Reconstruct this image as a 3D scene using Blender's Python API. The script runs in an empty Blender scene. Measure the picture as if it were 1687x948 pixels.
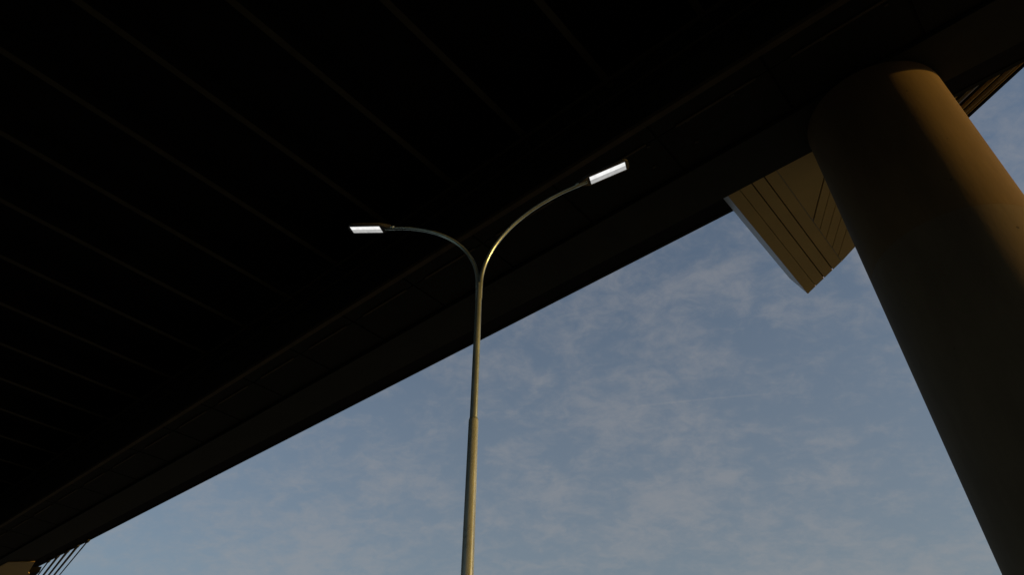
import bpy, bmesh, math, random
from mathutils import Vector, Matrix
random.seed(7)
R = math.radians
S = bpy.context.scene

# ---------------------------------------------------------------- camera
EYE = 1.6
cam = bpy.data.objects.new('camera', bpy.data.cameras.new('camera'))
S.collection.objects.link(cam); S.camera = cam
cam.location = (0, 0, EYE)
cam.rotation_euler = (R(90 + 40.05), 0, 0)
cam.data.sensor_width = 36.0
cam.data.lens = 1118 / 1687 * 36
cam.data.clip_start = 0.1; cam.data.clip_end = 6000

# ---------------------------------------------------------------- light
SUN_AZ, SUN_EL = 108.0, 7.0           # azimuth clockwise from +Y
EXPOSURE = 0.45
S.view_settings.view_transform = 'Standard'; S.view_settings.look = 'None'
S.view_settings.exposure = EXPOSURE; S.view_settings.gamma = 1.0
S.view_settings.use_curve_mapping = False
sd = Vector((math.sin(R(SUN_AZ)) * math.cos(R(SUN_EL)), math.cos(R(SUN_AZ)) * math.cos(R(SUN_EL)), math.sin(R(SUN_EL))))
sl = bpy.data.lights.new('sun', 'SUN'); sl.energy = 2.0; sl.angle = R(0.6); sl.color = (1.0, 0.55, 0.11)
so = bpy.data.objects.new('sun', sl); S.collection.objects.link(so)
so.rotation_euler = (-sd).to_track_quat('-Z', 'Y').to_euler()

W = bpy.data.worlds.new('World'); S.world = W; W.use_nodes = True
nt = W.node_tree; N = nt.nodes; Lk = nt.links
for n in list(N): N.remove(n)
def nd(t, **k):
    n = N.new(t)
    for a, b in k.items(): setattr(n, a, b)
    return n
def mth(op, a, b=None, c=None, clamp=False):
    n = nd('ShaderNodeMath', operation=op); n.use_clamp = clamp
    for i, x in enumerate((a, b, c)):
        if x is None: continue
        if isinstance(x, (int, float)): n.inputs[i].default_value = x
        else: Lk.new(x, n.inputs[i])
    return n.outputs[0]
def maprange(x, a, b, c, d, smooth=True):
    n = nd('ShaderNodeMapRange', interpolation_type='SMOOTHSTEP' if smooth else 'LINEAR')
    Lk.new(x, n.inputs[0])
    for i, v in zip((1, 2, 3, 4), (a, b, c, d)): n.inputs[i].default_value = v
    return n.outputs[0]
sky = nd('ShaderNodeTexSky', sky_type='NISHITA')
sky.sun_disc = False; sky.sun_elevation = R(SUN_EL); sky.sun_rotation = R(SUN_AZ)
sky.altitude = 0; sky.air_density = 1.0; sky.dust_density = 1.2; sky.ozone_density = 3.0
tc = nd('ShaderNodeTexCoord'); sep = nd('ShaderNodeSeparateXYZ'); Lk.new(tc.outputs['Generated'], sep.inputs[0])
zc = mth('MAXIMUM', mth('ADD', sep.outputs[2], 0.3), 0.05)
px = mth('DIVIDE', sep.outputs[0], zc); py = mth('DIVIDE', sep.outputs[1], zc)
cx = nd('ShaderNodeCombineXYZ'); Lk.new(px, cx.inputs[0]); Lk.new(py, cx.inputs[1])
def noise(scale, detail, rough, loc=(0, 0, 0), dist=0.0, sc=(1, 1, 1), rot=0):
    m = nd('ShaderNodeMapping'); Lk.new(cx.outputs[0], m.inputs[0])
    m.inputs['Location'].default_value = loc; m.inputs['Scale'].default_value = sc; m.inputs['Rotation'].default_value = (0, 0, rot)
    t = nd('ShaderNodeTexNoise'); Lk.new(m.outputs[0], t.inputs['Vector'])
    t.inputs['Scale'].default_value = scale; t.inputs['Detail'].default_value = detail
    t.inputs['Roughness'].default_value = rough; t.inputs['Distortion'].default_value = dist
    return t.outputs[0]
big = noise(2.2, 3, 0.5, (9.9, 4.2, 0))
fine = noise(9, 8, 0.65, (0.4, 2.0, 0), 0.3, (1.0, 1.15, 1), 0.5)
cells = noise(26, 5, 0.65, (1.3, 5.0, 0), 0.6, (1.0, 1.2, 1), 0.3)
dens = mth('ADD', mth('ADD', mth('MULTIPLY', big, 0.50), mth('MULTIPLY', fine, 0.75)), mth('MULTIPLY', cells, 0.40))
cov = maprange(dens, 0.70, 1.06, 0.0, 1.0)
# contrail: a thin faint streak across the middle of the open sky
def dot2(a, b, c):
    return mth('ADD', mth('ADD', mth('MULTIPLY', px, a), mth('MULTIPLY', py, b)), c)
CT0, CT1 = (0.2362, 1.0704), (0.4498, 1.0213)     # end points on the cloud layer
tx, ty = CT1[0] - CT0[0], CT1[1] - CT0[1]; tl = math.hypot(tx, ty); tx, ty = tx / tl, ty / tl
s_al = dot2(tx, ty, -(tx * CT0[0] + ty * CT0[1])); s_pe = mth('ABSOLUTE', dot2(-ty, tx, (ty * CT0[0] - tx * CT0[1])))
ct = mth('MULTIPLY', maprange(s_pe, 0.0, 0.0045, 1, 0), mth('MULTIPLY', maprange(s_al, -0.05, 0.06, 0, 1), maprange(s_al, tl - 0.05, tl + 0.05, 1, 0)))
cov = mth('MINIMUM', mth('ADD', mth('MULTIPLY', cov, 0.37), mth('MULTIPLY', ct, 0.10)), 1.0)
# thin veil near the horizon thickens
mixc = nd('ShaderNodeMix', data_type='RGBA'); Lk.new(cov, mixc.inputs[0])
Lk.new(sky.outputs[0], mixc.inputs[6])
CLOUD = (2.12, 2.03, 2.0, 1)
mixc.inputs[7].default_value = CLOUD
veil = maprange(sep.outputs[2], 0.26, 0.66, 0.50, 0.22, False)
mixv = nd('ShaderNodeMix', data_type='RGBA'); Lk.new(veil, mixv.inputs[0])
Lk.new(sky.outputs[0], mixv.inputs[6]); mixv.inputs[7].default_value = (1.74, 1.72, 1.52, 1)
Lk.new(mixv.outputs[2], mixc.inputs[6])
bg = nd('ShaderNodeBackground'); bg.inputs[1].default_value = 0.115
Lk.new(mixc.outputs[2], bg.inputs[0])
ow = nd('ShaderNodeOutputWorld'); Lk.new(bg.outputs[0], ow.inputs[0])

# ---------------------------------------------------------------- materials
def mat(name, col, rough=0.7, metal=0.0, var=0.25, scale=3.0, bump=0.0, bscale=30, stretch=(1, 1, 1), emit=None, spots=False):
    m = bpy.data.materials.new(name); m.use_nodes = True
    t = m.node_tree; b = t.nodes['Principled BSDF']
    b.inputs['Roughness'].default_value = rough; b.inputs['Metallic'].default_value = metal
    b.inputs['Specular IOR Level'].default_value = 0.15 if rough > 0.68 else 0.5
    if emit:
        b.inputs['Base Color'].default_value = (*col, 1)
        b.inputs['Emission Color'].default_value = (1, 1, 0.985, 1)
        tcn = t.nodes.new('ShaderNodeTexCoord'); n = t.nodes.new('ShaderNodeTexNoise'); n.inputs['Scale'].default_value = 14
        t.links.new(tcn.outputs['Object'], n.inputs['Vector'])
        q = t.nodes.new('ShaderNodeMapRange'); q.inputs[1].default_value = 0.3; q.inputs[2].default_value = 0.7
        q.inputs[3].default_value = emit * 0.88; q.inputs[4].default_value = emit * 1.12
        t.links.new(n.outputs[0], q.inputs[0]); t.links.new(q.outputs[0], b.inputs['Emission Strength'])
        return m
    tcn = t.nodes.new('ShaderNodeTexCoord'); mp = t.nodes.new('ShaderNodeMapping'); mp.inputs['Scale'].default_value = stretch
    t.links.new(tcn.outputs['Object'], mp.inputs[0])
    n = t.nodes.new('ShaderNodeTexNoise'); n.inputs['Scale'].default_value = scale; n.inputs['Detail'].default_value = 8
    n.inputs['Roughness'].default_value = 0.62
    t.links.new(mp.outputs[0], n.inputs['Vector'])
    r = t.nodes.new('ShaderNodeValToRGB')
    r.color_ramp.elements[0].position = 0.3; r.color_ramp.elements[1].position = 0.72
    r.color_ramp.elements[0].color = (*[c * (1 - var) for c in col], 1)
    r.color_ramp.elements[1].color = (*[min(1, c * (1 + var)) for c in col], 1)
    t.links.new(n.outputs[0], r.inputs[0]); out = r.outputs[0]
    if spots:   # blow holes left in the cast face
        v = t.nodes.new('ShaderNodeTexVoronoi'); v.inputs['Scale'].default_value = 1.6; v.inputs['Randomness'].default_value = 1
        t.links.new(tcn.outputs['Object'], v.inputs['Vector'])
        q = t.nodes.new('ShaderNodeMapRange'); q.inputs[1].default_value = 0.035; q.inputs[2].default_value = 0.06
        q.inputs[3].default_value = 0.35; q.inputs[4].default_value = 1
        t.links.new(v.outputs['Distance'], q.inputs[0])
        mx = t.nodes.new('ShaderNodeMix'); mx.data_type = 'RGBA'; mx.blend_type = 'MULTIPLY'; mx.inputs[0].default_value = 1
        t.links.new(out, mx.inputs[6]); t.links.new(q.outputs[0], mx.inputs[7]); out = mx.outputs[2]
    t.links.new(out, b.inputs['Base Color'])
    rr = t.nodes.new('ShaderNodeMapRange'); rr.inputs[3].default_value = max(0, rough - 0.08); rr.inputs[4].default_value = min(1, rough + 0.08)
    t.links.new(n.outputs[0], rr.inputs[0]); t.links.new(rr.outputs[0], b.inputs['Roughness'])
    if bump:
        n2 = t.nodes.new('ShaderNodeTexNoise'); n2.inputs['Scale'].default_value = bscale; n2.inputs['Detail'].default_value = 6
        t.links.new(mp.outputs[0], n2.inputs['Vector'])
        bp = t.nodes.new('ShaderNodeBump'); bp.inputs['Strength'].default_value = bump; bp.inputs['Distance'].default_value = 0.02
        t.links.new(n2.outputs[0], bp.inputs['Height']); t.links.new(bp.outputs[0], b.inputs['Normal'])
    return m
M = dict(
    asphalt=mat('bounce_damping_asphalt', (0.035, 0.035, 0.034), 0.9, var=0.3, scale=0.6, bump=0.4, bscale=25),
    ground=mat('pale_ground', (0.26, 0.24, 0.20), 0.9, var=0.3, scale=0.6, bump=0.5, bscale=25),
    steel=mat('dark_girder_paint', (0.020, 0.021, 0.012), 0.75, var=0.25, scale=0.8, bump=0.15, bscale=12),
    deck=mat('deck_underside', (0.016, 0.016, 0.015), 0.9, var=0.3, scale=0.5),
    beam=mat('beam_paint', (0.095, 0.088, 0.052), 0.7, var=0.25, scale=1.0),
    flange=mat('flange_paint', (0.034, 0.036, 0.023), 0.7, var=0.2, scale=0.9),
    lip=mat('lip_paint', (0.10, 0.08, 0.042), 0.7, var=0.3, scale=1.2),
    concrete=mat('pillar_concrete', (0.132, 0.096, 0.050), 0.85, var=0.22, scale=1.1, bump=0.12, bscale=14, stretch=(1, 1, 0.3), spots=True),
    concrete2=mat('pillar_concrete_base', (0.130, 0.106, 0.072), 0.85, var=0.22, scale=1.1, bump=0.12, bscale=14, stretch=(1, 1, 0.3), spots=True),
    gold=mat('ochre_panel', (0.64, 0.46, 0.14), 0.6, var=0.08, scale=0.7, bump=0.05, bscale=4),
    trim=mat('pale_trim', (0.52, 0.45, 0.28), 0.5, var=0.1),
    side=mat('skylit_side_panel', (0.50, 0.55, 0.62), 0.55, var=0.08, scale=0.7),  # blue of the sky light is painted into this base colour
    joint=mat('dark_joint', (0.02, 0.018, 0.014), 0.9, var=0.1),
    galv=mat('galvanised_steel', (0.48, 0.58, 0.54), 0.30, 0.78, var=0.18, scale=5, bump=0.06, bscale=60, stretch=(1, 1, 0.35)),
    galv2=mat('galvanised_steel_reflect_tint', (0.58, 0.66, 0.60), 0.28, 0.62, var=0.25, scale=5, bump=0.06, bscale=60, stretch=(1, 1, 0.35)),  # paler copy of galv; missing bright reflections are put into its colour
    head=mat('lamp_housing', (0.06, 0.06, 0.06), 0.5, 0.3, var=0.1),
    bright=mat('led_strip', (0.03, 0.03, 0.03), 0.4, emit=0.92 * 2 ** (-EXPOSURE)),
    dim=mat('led_diffuser', (0.03, 0.03, 0.03), 0.4, emit=0.44 * 2 ** (-EXPOSURE)),
    cable=mat('cable_steel', (0.03, 0.032, 0.032), 0.8, 0.0, var=0.1),
)

# ---------------------------------------------------------------- helpers
A_D = R(-49.57)
D = Vector((math.sin(A_D), math.cos(A_D), 0)); P = Vector((D.y, -D.x, 0))   # along / across the bridge
H = 14.4                                                                    # girder underside above the eye
def B(u, v, z): return D * u + P * v + Vector((0, 0, z + EYE))              # metres; z above the eye
def obj(name, bm, m, parent=None, smooth=False):
    bmesh.ops.remove_doubles(bm, verts=bm.verts, dist=1e-5)
    bmesh.ops.recalc_face_normals(bm, faces=bm.faces)
    me = bpy.data.meshes.new(name)
    if parent is not None:
        bmesh.ops.translate(bm, verts=bm.verts, vec=-world_loc(parent))
    bm.to_mesh(me); bm.free(); me.materials.append(m)
    if smooth:
        for p in me.polygons: p.use_smooth = True
    o = bpy.data.objects.new(name, me); S.collection.objects.link(o)
    if parent is not None: o.parent = parent
    return o
def world_loc(o):
    v = Vector((0, 0, 0))
    while o: v += o.location; o = o.parent
    return v
def tag(o, label=None, cat=None, group=None, kind=None):
    for k, x in (('label', label), ('category', cat), ('group', group), ('kind', kind)):
        if x: o[k] = x
    return o
def empty(name, loc, *a, **k):
    o = bpy.data.objects.new(name, None); S.collection.objects.link(o); o.location = loc
    return tag(o, *a, **k)
def bx(bm, u0, u1, v0, v1, z0, z1):
    vs = [bm.verts.new(B(u, v, z)) for u in (u0, u1) for v in (v0, v1) for z in (z0, z1)]
    for f in ((0, 1, 3, 2), (4, 6, 7, 5), (0, 4, 5, 1), (2, 3, 7, 6), (0, 2, 6, 4), (1, 5, 7, 3)):
        bm.faces.new([vs[i] for i in f])
    return bm
def box(*a): return bx(bmesh.new(), *a)
def prism(bm, poly, z0, z1, sc=1.0):       # poly in (u, v)
    a = [bm.verts.new(B(u * sc, v * sc, z0)) for u, v in poly]; b = [bm.verts.new(B(u * sc, v * sc, z1)) for u, v in poly]
    n = len(poly); bm.faces.new(a); bm.faces.new(b[::-1])
    for i in range(n): bm.faces.new((a[i], a[(i + 1) % n], b[(i + 1) % n], b[i]))
    return bm
def clip(poly, nx, ny, c):                 # keep nx*u + ny*v <= c
    out = []
    for i in range(len(poly)):
        p, q = poly[i], poly[(i + 1) % len(poly)]
        a, b = nx * p[0] + ny * p[1] - c, nx * q[0] + ny * q[1] - c
        if a <= 0: out.append(p)
        if a * b < 0:
            t = a / (a - b); out.append((p[0] + t * (q[0] - p[0]), p[1] + t * (q[1] - p[1])))
    return out
def tube(bm, pts, rad, seg=20, cap=True):
    rings = []
    for i, p in enumerate(pts):
        t = (pts[min(i + 1, len(pts) - 1)] - pts[max(i - 1, 0)]).normalized()
        a = t.cross(Vector((0.31, 0.95, 0.02))).normalized(); b = t.cross(a).normalized()
        r = rad[i] if isinstance(rad, (list, tuple)) else rad
        rings.append([bm.verts.new(p + (a * math.cos(k * 2 * math.pi / seg) + b * math.sin(k * 2 * math.pi / seg)) * r) for k in range(seg)])
    for r0, r1 in zip(rings, rings[1:]):
        for k in range(seg): bm.faces.new((r0[k], r0[(k + 1) % seg], r1[(k + 1) % seg], r1[k]))
    if cap: bm.faces.new(rings[0][::-1]); bm.faces.new(rings[-1])
    return bm
def smooth_by_angle(o, ang=35):
    me = o.data
    for p in me.polygons: p.use_smooth = True
    b = bmesh.new(); b.from_mesh(me)
    for e in b.edges:
        if len(e.link_faces) == 2 and e.calc_face_angle() > R(ang): e.smooth = False
    b.to_mesh(me); b.free()
    return o

# ---------------------------------------------------------------- ground
g = bmesh.new(); bmesh.ops.create_grid(g, x_segments=8, y_segments=8, size=3000)
tag(obj('ground', g, M['ground']), kind='structure')
# unseen dark asphalt sheet, added under the bridge to hold down bounce light
g = bmesh.new(); w = [g.verts.new(B(u, v, -EYE + 0.004)) for u, v in ((-400, -160), (600, -160), (600, 15.6), (-400, 15.6))]; g.faces.new(w)
tag(obj('road', g, M['asphalt']), kind='structure')

# ---------------------------------------------------------------- bridge
br = empty('road_bridge', B(0, 0, H), 'dark underside of a wide road bridge with evenly spaced cross beams filling the top left', 'bridge')
U0, U1 = -70.0, 190.0
ZC = 1.17 * H                                             # underside of the cross beams
V_IN, V_PAN, V_FL, V_OUT = 0.715 * H, 0.865 * H, 0.968 * H, 1.073 * H
V_FAR = -24.0
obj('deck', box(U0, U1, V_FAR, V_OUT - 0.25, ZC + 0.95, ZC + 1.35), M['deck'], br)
# cross beams: web + bottom flange, every 3 m
k0 = 0.1785 * ZC
def beam_mesh(u):
    b = bmesh.new()
    bx(b, u - 0.018, u + 0.018, V_FAR + 0.8, V_IN - 0.004, ZC + 0.025, ZC + 0.947)
    return b
b0 = obj('cross_beam', beam_mesh(0), M['deck'], br)
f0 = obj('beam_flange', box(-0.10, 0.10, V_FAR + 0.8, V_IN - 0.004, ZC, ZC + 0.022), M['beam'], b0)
us = [0.835 * ZC + i * k0 for i in range(-13, 54)]
b0.location = D * us[0]
for u in us[1:]:
    c = b0.copy(); S.collection.objects.link(c); c.parent = br; c.location = D * u
    f_ = f0.copy(); S.collection.objects.link(f_); f_.parent = c
# edge girder
gb = bmesh.new()
bx(gb, U0, U1, V_IN, V_FL - 0.1, H + 0.16, ZC + 0.947)
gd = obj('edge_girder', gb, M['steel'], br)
obj('bottom_flange', box(U0, U1, V_PAN, V_FL, H, H + 0.157), M['flange'], gd)
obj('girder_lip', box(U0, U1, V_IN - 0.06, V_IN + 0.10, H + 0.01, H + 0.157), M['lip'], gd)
pn = 0.215 * H
pm = bmesh.new(); bx(pm, 0.04, pn - 0.04, V_IN + 0.16, V_IN + 0.62, H + 0.10, H + 0.157); bx(pm, 0.04, pn - 0.04, V_IN + 0.66, V_PAN - 0.05, H + 0.115, H + 0.157)
p0 = obj('soffit_panel', pm, M['steel'], gd)
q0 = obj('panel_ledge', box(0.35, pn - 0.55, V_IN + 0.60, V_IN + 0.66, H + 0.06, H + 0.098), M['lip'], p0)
n = int((U1 - U0) / pn)
for i in range(n):
    c = p0 if i == 0 else p0.copy()
    if i:
        S.collection.objects.link(c); c.parent = gd
        q_ = q0.copy(); S.collection.objects.link(q_); q_.parent = c
    c.location = D * (U0 + i * pn)
# pipes along the girder web
for (v, z, r) in ((V_IN - 0.55, 1.13 * H, 0.07), (V_IN - 0.28, 1.10 * H, 0.05)):
    obj('drain_pipe', tube(bmesh.new(), [B(U0, v, z), B(U1, v, z)], r, 12), M['steel'], br, True)
hb0 = obj('pipe_bracket', box(0, 0.05, V_IN - 0.68, V_IN - 0.003, 1.13 * H + 0.07, 1.13 * H + 0.11), M['steel'], br)
for i in range(80):
    c = hb0 if i == 0 else hb0.copy()
    if i: S.collection.objects.link(c); c.parent = br
    c.location = D * (U0 + 1 + i * 3.2)
# small pale fixings left on the girder soffit
for u, v in [(4.59, 11.02), (3.54, 11.71), (2.16, 11.0), (3.38, 10.94), (4.84, 11.72), (-0.13, 10.96), (-1.51, 11.06)]:
    z_ = H + 0.115 if V_IN + 0.66 < v < V_PAN - 0.15 else (H if v > V_PAN + 0.1 else H + 0.10)
    if V_IN + 0.2 < v < V_FL - 0.1 and abs(v - V_PAN) > 0.12 : obj('fixing_plate', box(u, u + 0.09, v, v + 0.05, z_ - 0.03, z_ - 0.003), M['beam'], gd)
# outer overhang with drip edge and fascia
ov = obj('deck_overhang', box(U0, U1, V_FL - 0.097, V_OUT, 1.06 * H + 0.03, 1.06 * H + 0.4), M['deck'], br)
obj('drip_edge', box(U0, U1, V_OUT - 0.12, V_OUT + 0.003, 1.06 * H, 1.06 * H + 0.027), M['steel'], ov)
obj('fascia', box(U0, U1, V_OUT + 0.004, V_OUT + 0.05, 1.06 * H + 0.06, 1.06 * H + 1.5), M['steel'], br)
# far edge girder
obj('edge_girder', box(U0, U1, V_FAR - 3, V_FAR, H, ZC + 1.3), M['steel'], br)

# ---------------------------------------------------------------- pillar
c = H / 1.038; pc = Vector((math.sin(R(41.45)), math.cos(R(41.45)), 0)) * c; rad = 0.1155 * c
pil = empty('bridge_pillar', pc, 'massive round concrete bridge pillar, its right side lit orange by low sun', 'pillar')
def cyl(z0, z1, r, bev=0.0, seg=160):
    b = bmesh.new(); pts = [(r - bev, z0), (r, z0 + bev), (r, z1 - bev), (r - bev, z1)] if bev else [(r, z0), (r, z1)]
    rings = [[b.verts.new(pc + Vector((math.cos(k * 2 * math.pi / seg) * q, math.sin(k * 2 * math.pi / seg) * q, z + EYE))) for k in range(seg)] for q, z in pts]
    for r0, r1 in zip(rings, rings[1:]):
        for k in range(seg): b.faces.new((r0[k], r0[(k + 1) % seg], r1[(k + 1) % seg], r1[k]))
    b.faces.new(rings[0][::-1]); b.faces.new(rings[-1])
    return b
ZJ = 0.683 * c
smooth_by_angle(obj('upper_shaft', cyl(ZJ + 0.005, H - 0.004, rad, 0.001), M['concrete'], pil))
smooth_by_angle(obj('lower_shaft', cyl(-EYE, ZJ - 0.005, rad, 0.001), M['concrete2'], pil))
smooth_by_angle(obj('casting_joint', cyl(ZJ - 0.005, ZJ + 0.005, rad - 0.001), M['concrete'], pil))

# ---------------------------------------------------------------- ochre canopy beside the pillar
ZG = 1.01 * H
can = empty('ochre_canopy', B(0.2 * H, 1.1 * H, ZG), 'ochre canopy soffit with grooved panels jutting from under the bridge behind the pillar', 'canopy')
V0 = 0.9745
V0 = V_FL / ZG + 0.001
diag = lambda poly: clip(clip(poly, -0.1035, 0.131 * 1.0, 0), 0, 0, 1)
# diagonal outer edge through (.2655,1.367) and (.164,1.3085)
def dclip(poly, off=0.0):
    x0, y0, x1, y1 = 0.164, 1.3055, 0.2645, 1.367
    if off: x0, y0, x1, y1 = -0.149, 1.083, 0.160, 1.303
    nx, ny = -(y1 - y0), (x1 - x0)
    return clip(poly, nx, ny, nx * x0 + ny * y0)
T = 0.06
wing = bmesh.new()
edges = [0.2645, 0.2400, 0.2147, 0.1893, 0.1650]
gap = [0, 0.0006, 0.0012, 0.0012, 0.0003]
for i in range(4):
    a, b_ = edges[i] - gap[i], edges[i + 1] + gap[i + 1]
    prism(wing, dclip([(b_, V0), (a, V0), (a, 1.5), (b_, 1.5)]), ZG, ZG + T, ZG)
obj('plank_soffit', wing, M['gold'], can)
back = dclip([(0.1632, V0), (0.2635, V0), (0.2635, 1.5), (0.1632, 1.5)])
back = [(u, v - 0.0005 if v > 1.1 else v) for u, v in back]
obj('backing_board', prism(bmesh.new(), back, ZG + T + 0.002, ZG + T + 0.03, ZG), M['joint'], can)
# flat panel and the slanted planks on the pillar side
dx, dy = 0.525, 0.851; nx, ny = -dy, dx        # plank direction and its normal
def strip(v0, v1):                             # between the plank lines that leave u=.1635 at v0 and v1
    poly = [(0.1635, -1.0), (0.1635, 3.0), (-0.9, 3.0), (-0.9, -1.0)]
    c0 = nx * 0.1635 + ny * v0; c1 = nx * 0.1635 + ny * v1
    poly = clip(poly, nx, ny, c1); poly = clip(poly, -nx, -ny, -c0)
    poly = clip(poly, 0, -1, -V0)
    poly = dclip(poly, 1)
    return clip(poly, -1, 0, 0.02)
flat = bmesh.new(); prism(flat, strip(0.5, 1.1415), ZG, ZG + T, ZG)
obj('flat_panel', flat, M['gold'], can)
sp = bmesh.new()
vs_ = [1.1465, 1.180, 1.215, 1.250, 1.285]
for i, v in enumerate(vs_):
    v1 = vs_[i + 1] - 0.0024 if i + 1 < len(vs_) else 1.40
    q = strip(v, v1)
    if len(q) > 2: prism(sp, q, ZG, ZG + T, ZG)
obj('slanted_planks', sp, M['gold'], can)
q = strip(0.98, 1.38)
q = [(u - 0.001, v - 0.004) if v > 1.0 else (u - 0.001, v + 0.001) for u, v in q]
obj('backing_board', prism(bmesh.new(), q, ZG + T + 0.002, ZG + T + 0.03, ZG), M['joint'], can)
obj('cover_strip', prism(bmesh.new(), [(0.1638, V0), (0.1649, V0), (0.1649, 1.308), (0.1638, 1.306)], ZG - 0.006, ZG + 0.02, ZG), M['trim'], can)
# bevelled side face with sky light put into its colour, upper body
zt = ZG + 0.62
sb = bmesh.new()
f = [B(0.2652 * ZG, V0 * ZG, ZG), B(0.2650 * ZG, 1.3675 * ZG, ZG), B(0.2745 * zt, 1.287 * zt, zt), B(0.2752 * zt, V0 * ZG, zt)]
f2 = [x - D * 0.06 + Vector((0, 0, 0.02)) for x in f]
a = [sb.verts.new(x) for x in f]; b_ = [sb.verts.new(x) for x in f2]
sb.faces.new(a); sb.faces.new(b_[::-1])
for i in range(4): sb.faces.new((a[i], a[(i + 1) % 4], b_[(i + 1) % 4], b_[i]))
obj('side_face', sb, M['side'], can)
top = [(0.18, V0 * ZG / H + 0.03), (0.262, V0 * ZG / H + 0.03), (0.262, 1.25), (0.18, 1.22)]
obj('upper_body', prism(bmesh.new(), top, ZG + T + 0.033, ZG + 0.8, H), M['gold'], can)

# slatted continuation past the pillar (upper right)
ZL = 1.085 * H
sl_d = Vector((0.882, 0.472)); sl_n = Vector((-0.472, 0.882))
e0 = Vector((-0.149, 1.071))
e0m = e0 * ZL
def along(off0, off1, z0, z1, m, name, parent, s0=-9.0, s1=3.0):
    q = [e0m + sl_d * s0 - sl_n * off0, e0m + sl_d * s1 - sl_n * off0, e0m + sl_d * s1 - sl_n * off1, e0m + sl_d * s0 - sl_n * off1]
    q = clip([tuple(x) for x in q], 0, -1, -(V_OUT + 0.055))
    if len(q) < 3: return
    return obj(name, prism(bmesh.new(), q, z0, z1), m, parent)
sc_ = along(0.03, 2.4, ZL + 0.12, ZL + 0.5, M['joint'], 'slatted_soffit', can)
for i, (o0, w, mm) in enumerate(((0.0, 0.03, 'joint'), (0.12, 0.02, 'gold'), (0.20, 0.02, 'trim'), (0.38, 0.03, 'gold'), (0.62, 0.03, 'side'), (0.86, 0.08, 'gold'))):
    along(o0, o0 + w, ZL, ZL + 0.117, M[mm], 'slat', sc_)

# ---------------------------------------------------------------- distant ochre canopy and cables (bottom left)
c2 = empty('ochre_canopy', B(3.75 * H, 1.03 * H, H - 0.05), 'small ochre corner of a second canopy under the far bridge edge, beside the cables', 'canopy')
ZF = H - 0.06
obj('flat_panel', prism(bmesh.new(), [(3.60, 0.975), (3.775, 1.015), (3.80, 1.03), (4.9, 1.05), (4.9, 0.9), (3.7, 0.9)], ZF, ZF + 0.05, ZF), M['gold'], c2)
obj('side_face', prism(bmesh.new(), [(3.79, 1.022), (3.745, 1.050), (3.9, 1.075), (4.9, 1.09), (4.9, 1.052), (3.80, 1.032)], ZF + 0.06, ZF + 0.4, ZF), M['steel'], c2)

def cable(i):
    ur = 3.152 + i * 0.0955
    z0 = 1.06 * H - 0.05; s = Vector((ur * z0, 1.008 * z0))
    k = 3.0; z1 = z0 + 14
    e = Vector(((ur + 0.545 * k) * z1, (1.008 + 0.114 * k) * z1))
    a, b = B(s.x, s.y, z0), B(e.x, e.y, z1)
    r = empty('bridge_cable', a, ['outermost of five slim dark cables running down from the bridge edge', 'second dark cable from the open sky, below the bridge edge',
        'middle one of the five dark cables below the bridge edge', 'fourth dark cable from the open sky, below the bridge edge',
        'thin dark cable closest to the small ochre canopy corner'][i], 'cable', 'five cables at the bridge edge')
    obj('strand', tube(bmesh.new(), [a, b], 0.045 if i in (0, 4) else 0.075, 12), M['cable'], r, True)
    d = (b - a).normalized()
    obj('anchor_socket', tube(bmesh.new(), [a - d * 0.2, a + d * 0.5], [0.10, 0.09], 12), M['cable'], r, True)
for i in range(5): cable(i)

# ---------------------------------------------------------------- street lamp
PX, PY = -0.472, 7.435
base = Vector((PX, PY, 0))
lamp = empty('street_lamp', base, 'double-armed galvanised street lamp, both lit heads white against the dark bridge', 'street lamp')
ad = Vector((math.sin(R(107.4)), math.cos(R(107.4)), 0))
def up(z): return Vector((PX, PY, z + EYE))
ZJN = 0.5535 * 7.45
obj('base_plate', tube(bmesh.new(), [up(-EYE), up(-EYE + 0.03)], 0.22, 24), M['galv'], lamp)
low = tube(bmesh.new(), [up(-EYE + 0.02), up(ZJN - 0.02), up(ZJN)], [0.088, 0.0605, 0.056], 40)
smooth_by_angle(obj('lower_pole', low, M['galv2'], lamp))
smooth_by_angle(obj('upper_pole', tube(bmesh.new(), [up(ZJN - 0.05), up(ZJN + 1.0), up(6.32)], [0.049, 0.047, 0.041], 40), M['galv'], lamp))
smooth_by_angle(obj('joint_collar', tube(bmesh.new(), [up(ZJN - 0.004), up(ZJN + 0.018)], [0.058, 0.052], 40), M['galv'], lamp))
def catmull(ps, n=8):
    ps = [ps[0] * 2 - ps[1]] + ps + [ps[-1] * 2 - ps[-2]]; out = []
    for i in range(1, len(ps) - 2):
        for k in range(n):
            t = k / n; a, b, c_, d = ps[i - 1:i + 3]
            out.append(0.5 * ((2 * b) + (c_ - a) * t + (2 * a - 5 * b + 4 * c_ - d) * t * t + (3 * b - a - 3 * c_ + d) * t ** 3))
    out.append(ps[-2]); return out
prof = [(0.016, 6.02), (0.020, 6.25), (0.035, 6.48), (0.10, 6.74), (0.245, 7.04), (0.49, 7.34), (0.82, 7.60), (1.22, 7.80), (1.62, 7.925), (1.70, 7.945)]
TILT = R(15.5)
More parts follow.
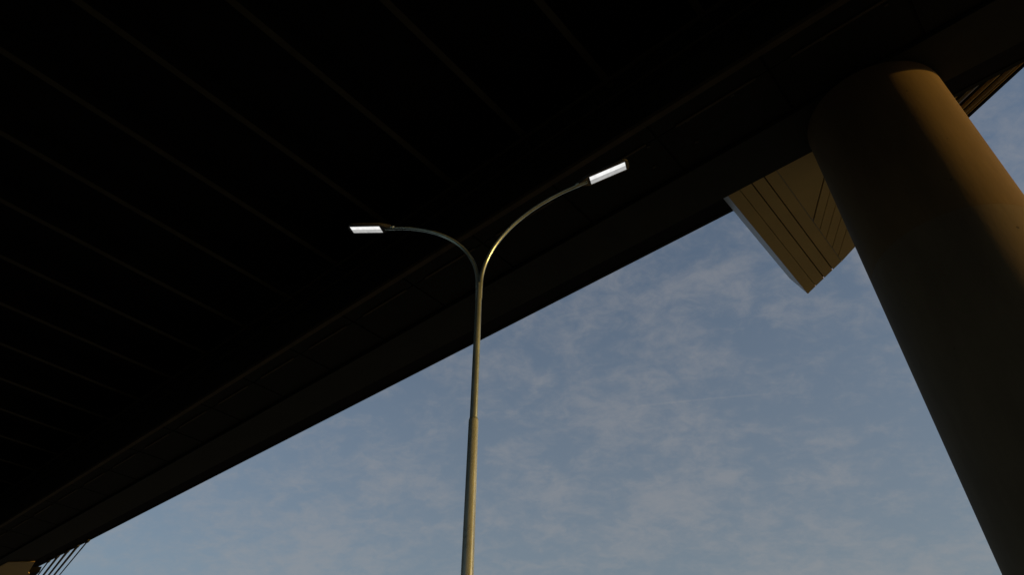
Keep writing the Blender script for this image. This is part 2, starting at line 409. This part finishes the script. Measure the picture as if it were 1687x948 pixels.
def arm(sgn):
    pts = catmull([base + ad * sgn * r + Vector((0, 0, z + EYE)) for r, z in prof])
    n_ = len(pts); rads = [0.0335 - 0.008 * min(1, i / n_ * 1.3) for i in range(n_)]
    smooth_by_angle(obj('arm', tube(bmesh.new(), pts, rads, 24), M['galv'], lamp))
    # luminaire frame: x outward, y sideways, z up, tilted up at the outer end
    X = (ad * sgn * math.cos(TILT) + Vector((0, 0, math.sin(TILT)))).normalized()
    Y = Vector((0, 0, 1)).cross(X).normalized(); Z = X.cross(Y).normalized()
    if Y.y < 0: Y = -Y                      # Y points away from the camera side
    o = base + ad * sgn * (1.57 if sgn > 0 else 1.59) + Vector((0, 0, 7.925 + EYE))
    def q(x, y, z): return o + X * x + Y * y + Z * z
    hb = bmesh.new()
    # outline from neck to rounded outer end, lofted bottom to domed top
    half = [(0.0, 0.035), (0.06, 0.045), (0.14, 0.085), (0.20, 0.098), (0.74, 0.098), (0.79, 0.09), (0.815, 0.065), (0.825, 0.03)]
    ring = half + [(x, -y) for x, y in reversed(half)]
    lay = [(-0.022, 1.0, 0.0), (0.012, 1.02, 0.0), (0.045, 0.86, 0.012), (0.062, 0.55, 0.04)]
    rs = [[hb.verts.new(q(min(max(x, dx_), 0.825 - dx_), y * s, z)) for x, y in ring] for z, s, dx_ in lay]
    for r0, r1 in zip(rs, rs[1:]):
        for k in range(len(ring)): hb.faces.new((r0[k], r0[(k + 1) % len(ring)], r1[(k + 1) % len(ring)], r1[k]))
    hb.faces.new(rs[0][::-1]); hb.faces.new(rs[-1])
    hd = smooth_by_angle(obj('lamp_head', hb, M['head'], lamp), 40)
    hd['label'] = 'left lit lamp head' if sgn < 0 else 'right lit lamp head'
    def slab(x0, x1, y0, y1, z0, z1):
        b = bmesh.new(); v = [b.verts.new(q(x, y, z)) for x in (x0, x1) for y in (y0, y1) for z in (z0, z1)]
        for f_ in ((0, 1, 3, 2), (4, 6, 7, 5), (0, 4, 5, 1), (2, 3, 7, 6), (0, 2, 6, 4), (1, 5, 7, 3)): b.faces.new([v[i] for i in f_])
        return b
    x0, x1 = 0.185, 0.765
    # image-top edge of the panel is the side nearer the camera
    obj('led_strip', slab(x0, x1, -0.070, -0.004, -0.0265, -0.0225), M['bright'], hd)
    obj('diffuser', slab(x0, x1, -0.003, 0.074, -0.0265, -0.0225), M['dim'], hd)
    smooth_by_angle(obj('clamp_collar', tube(bmesh.new(), [q(-0.05, 0, 0.0), q(0.03, 0, 0.0)], 0.036, 24), M['galv'], hd))
arm(-1); arm(1)
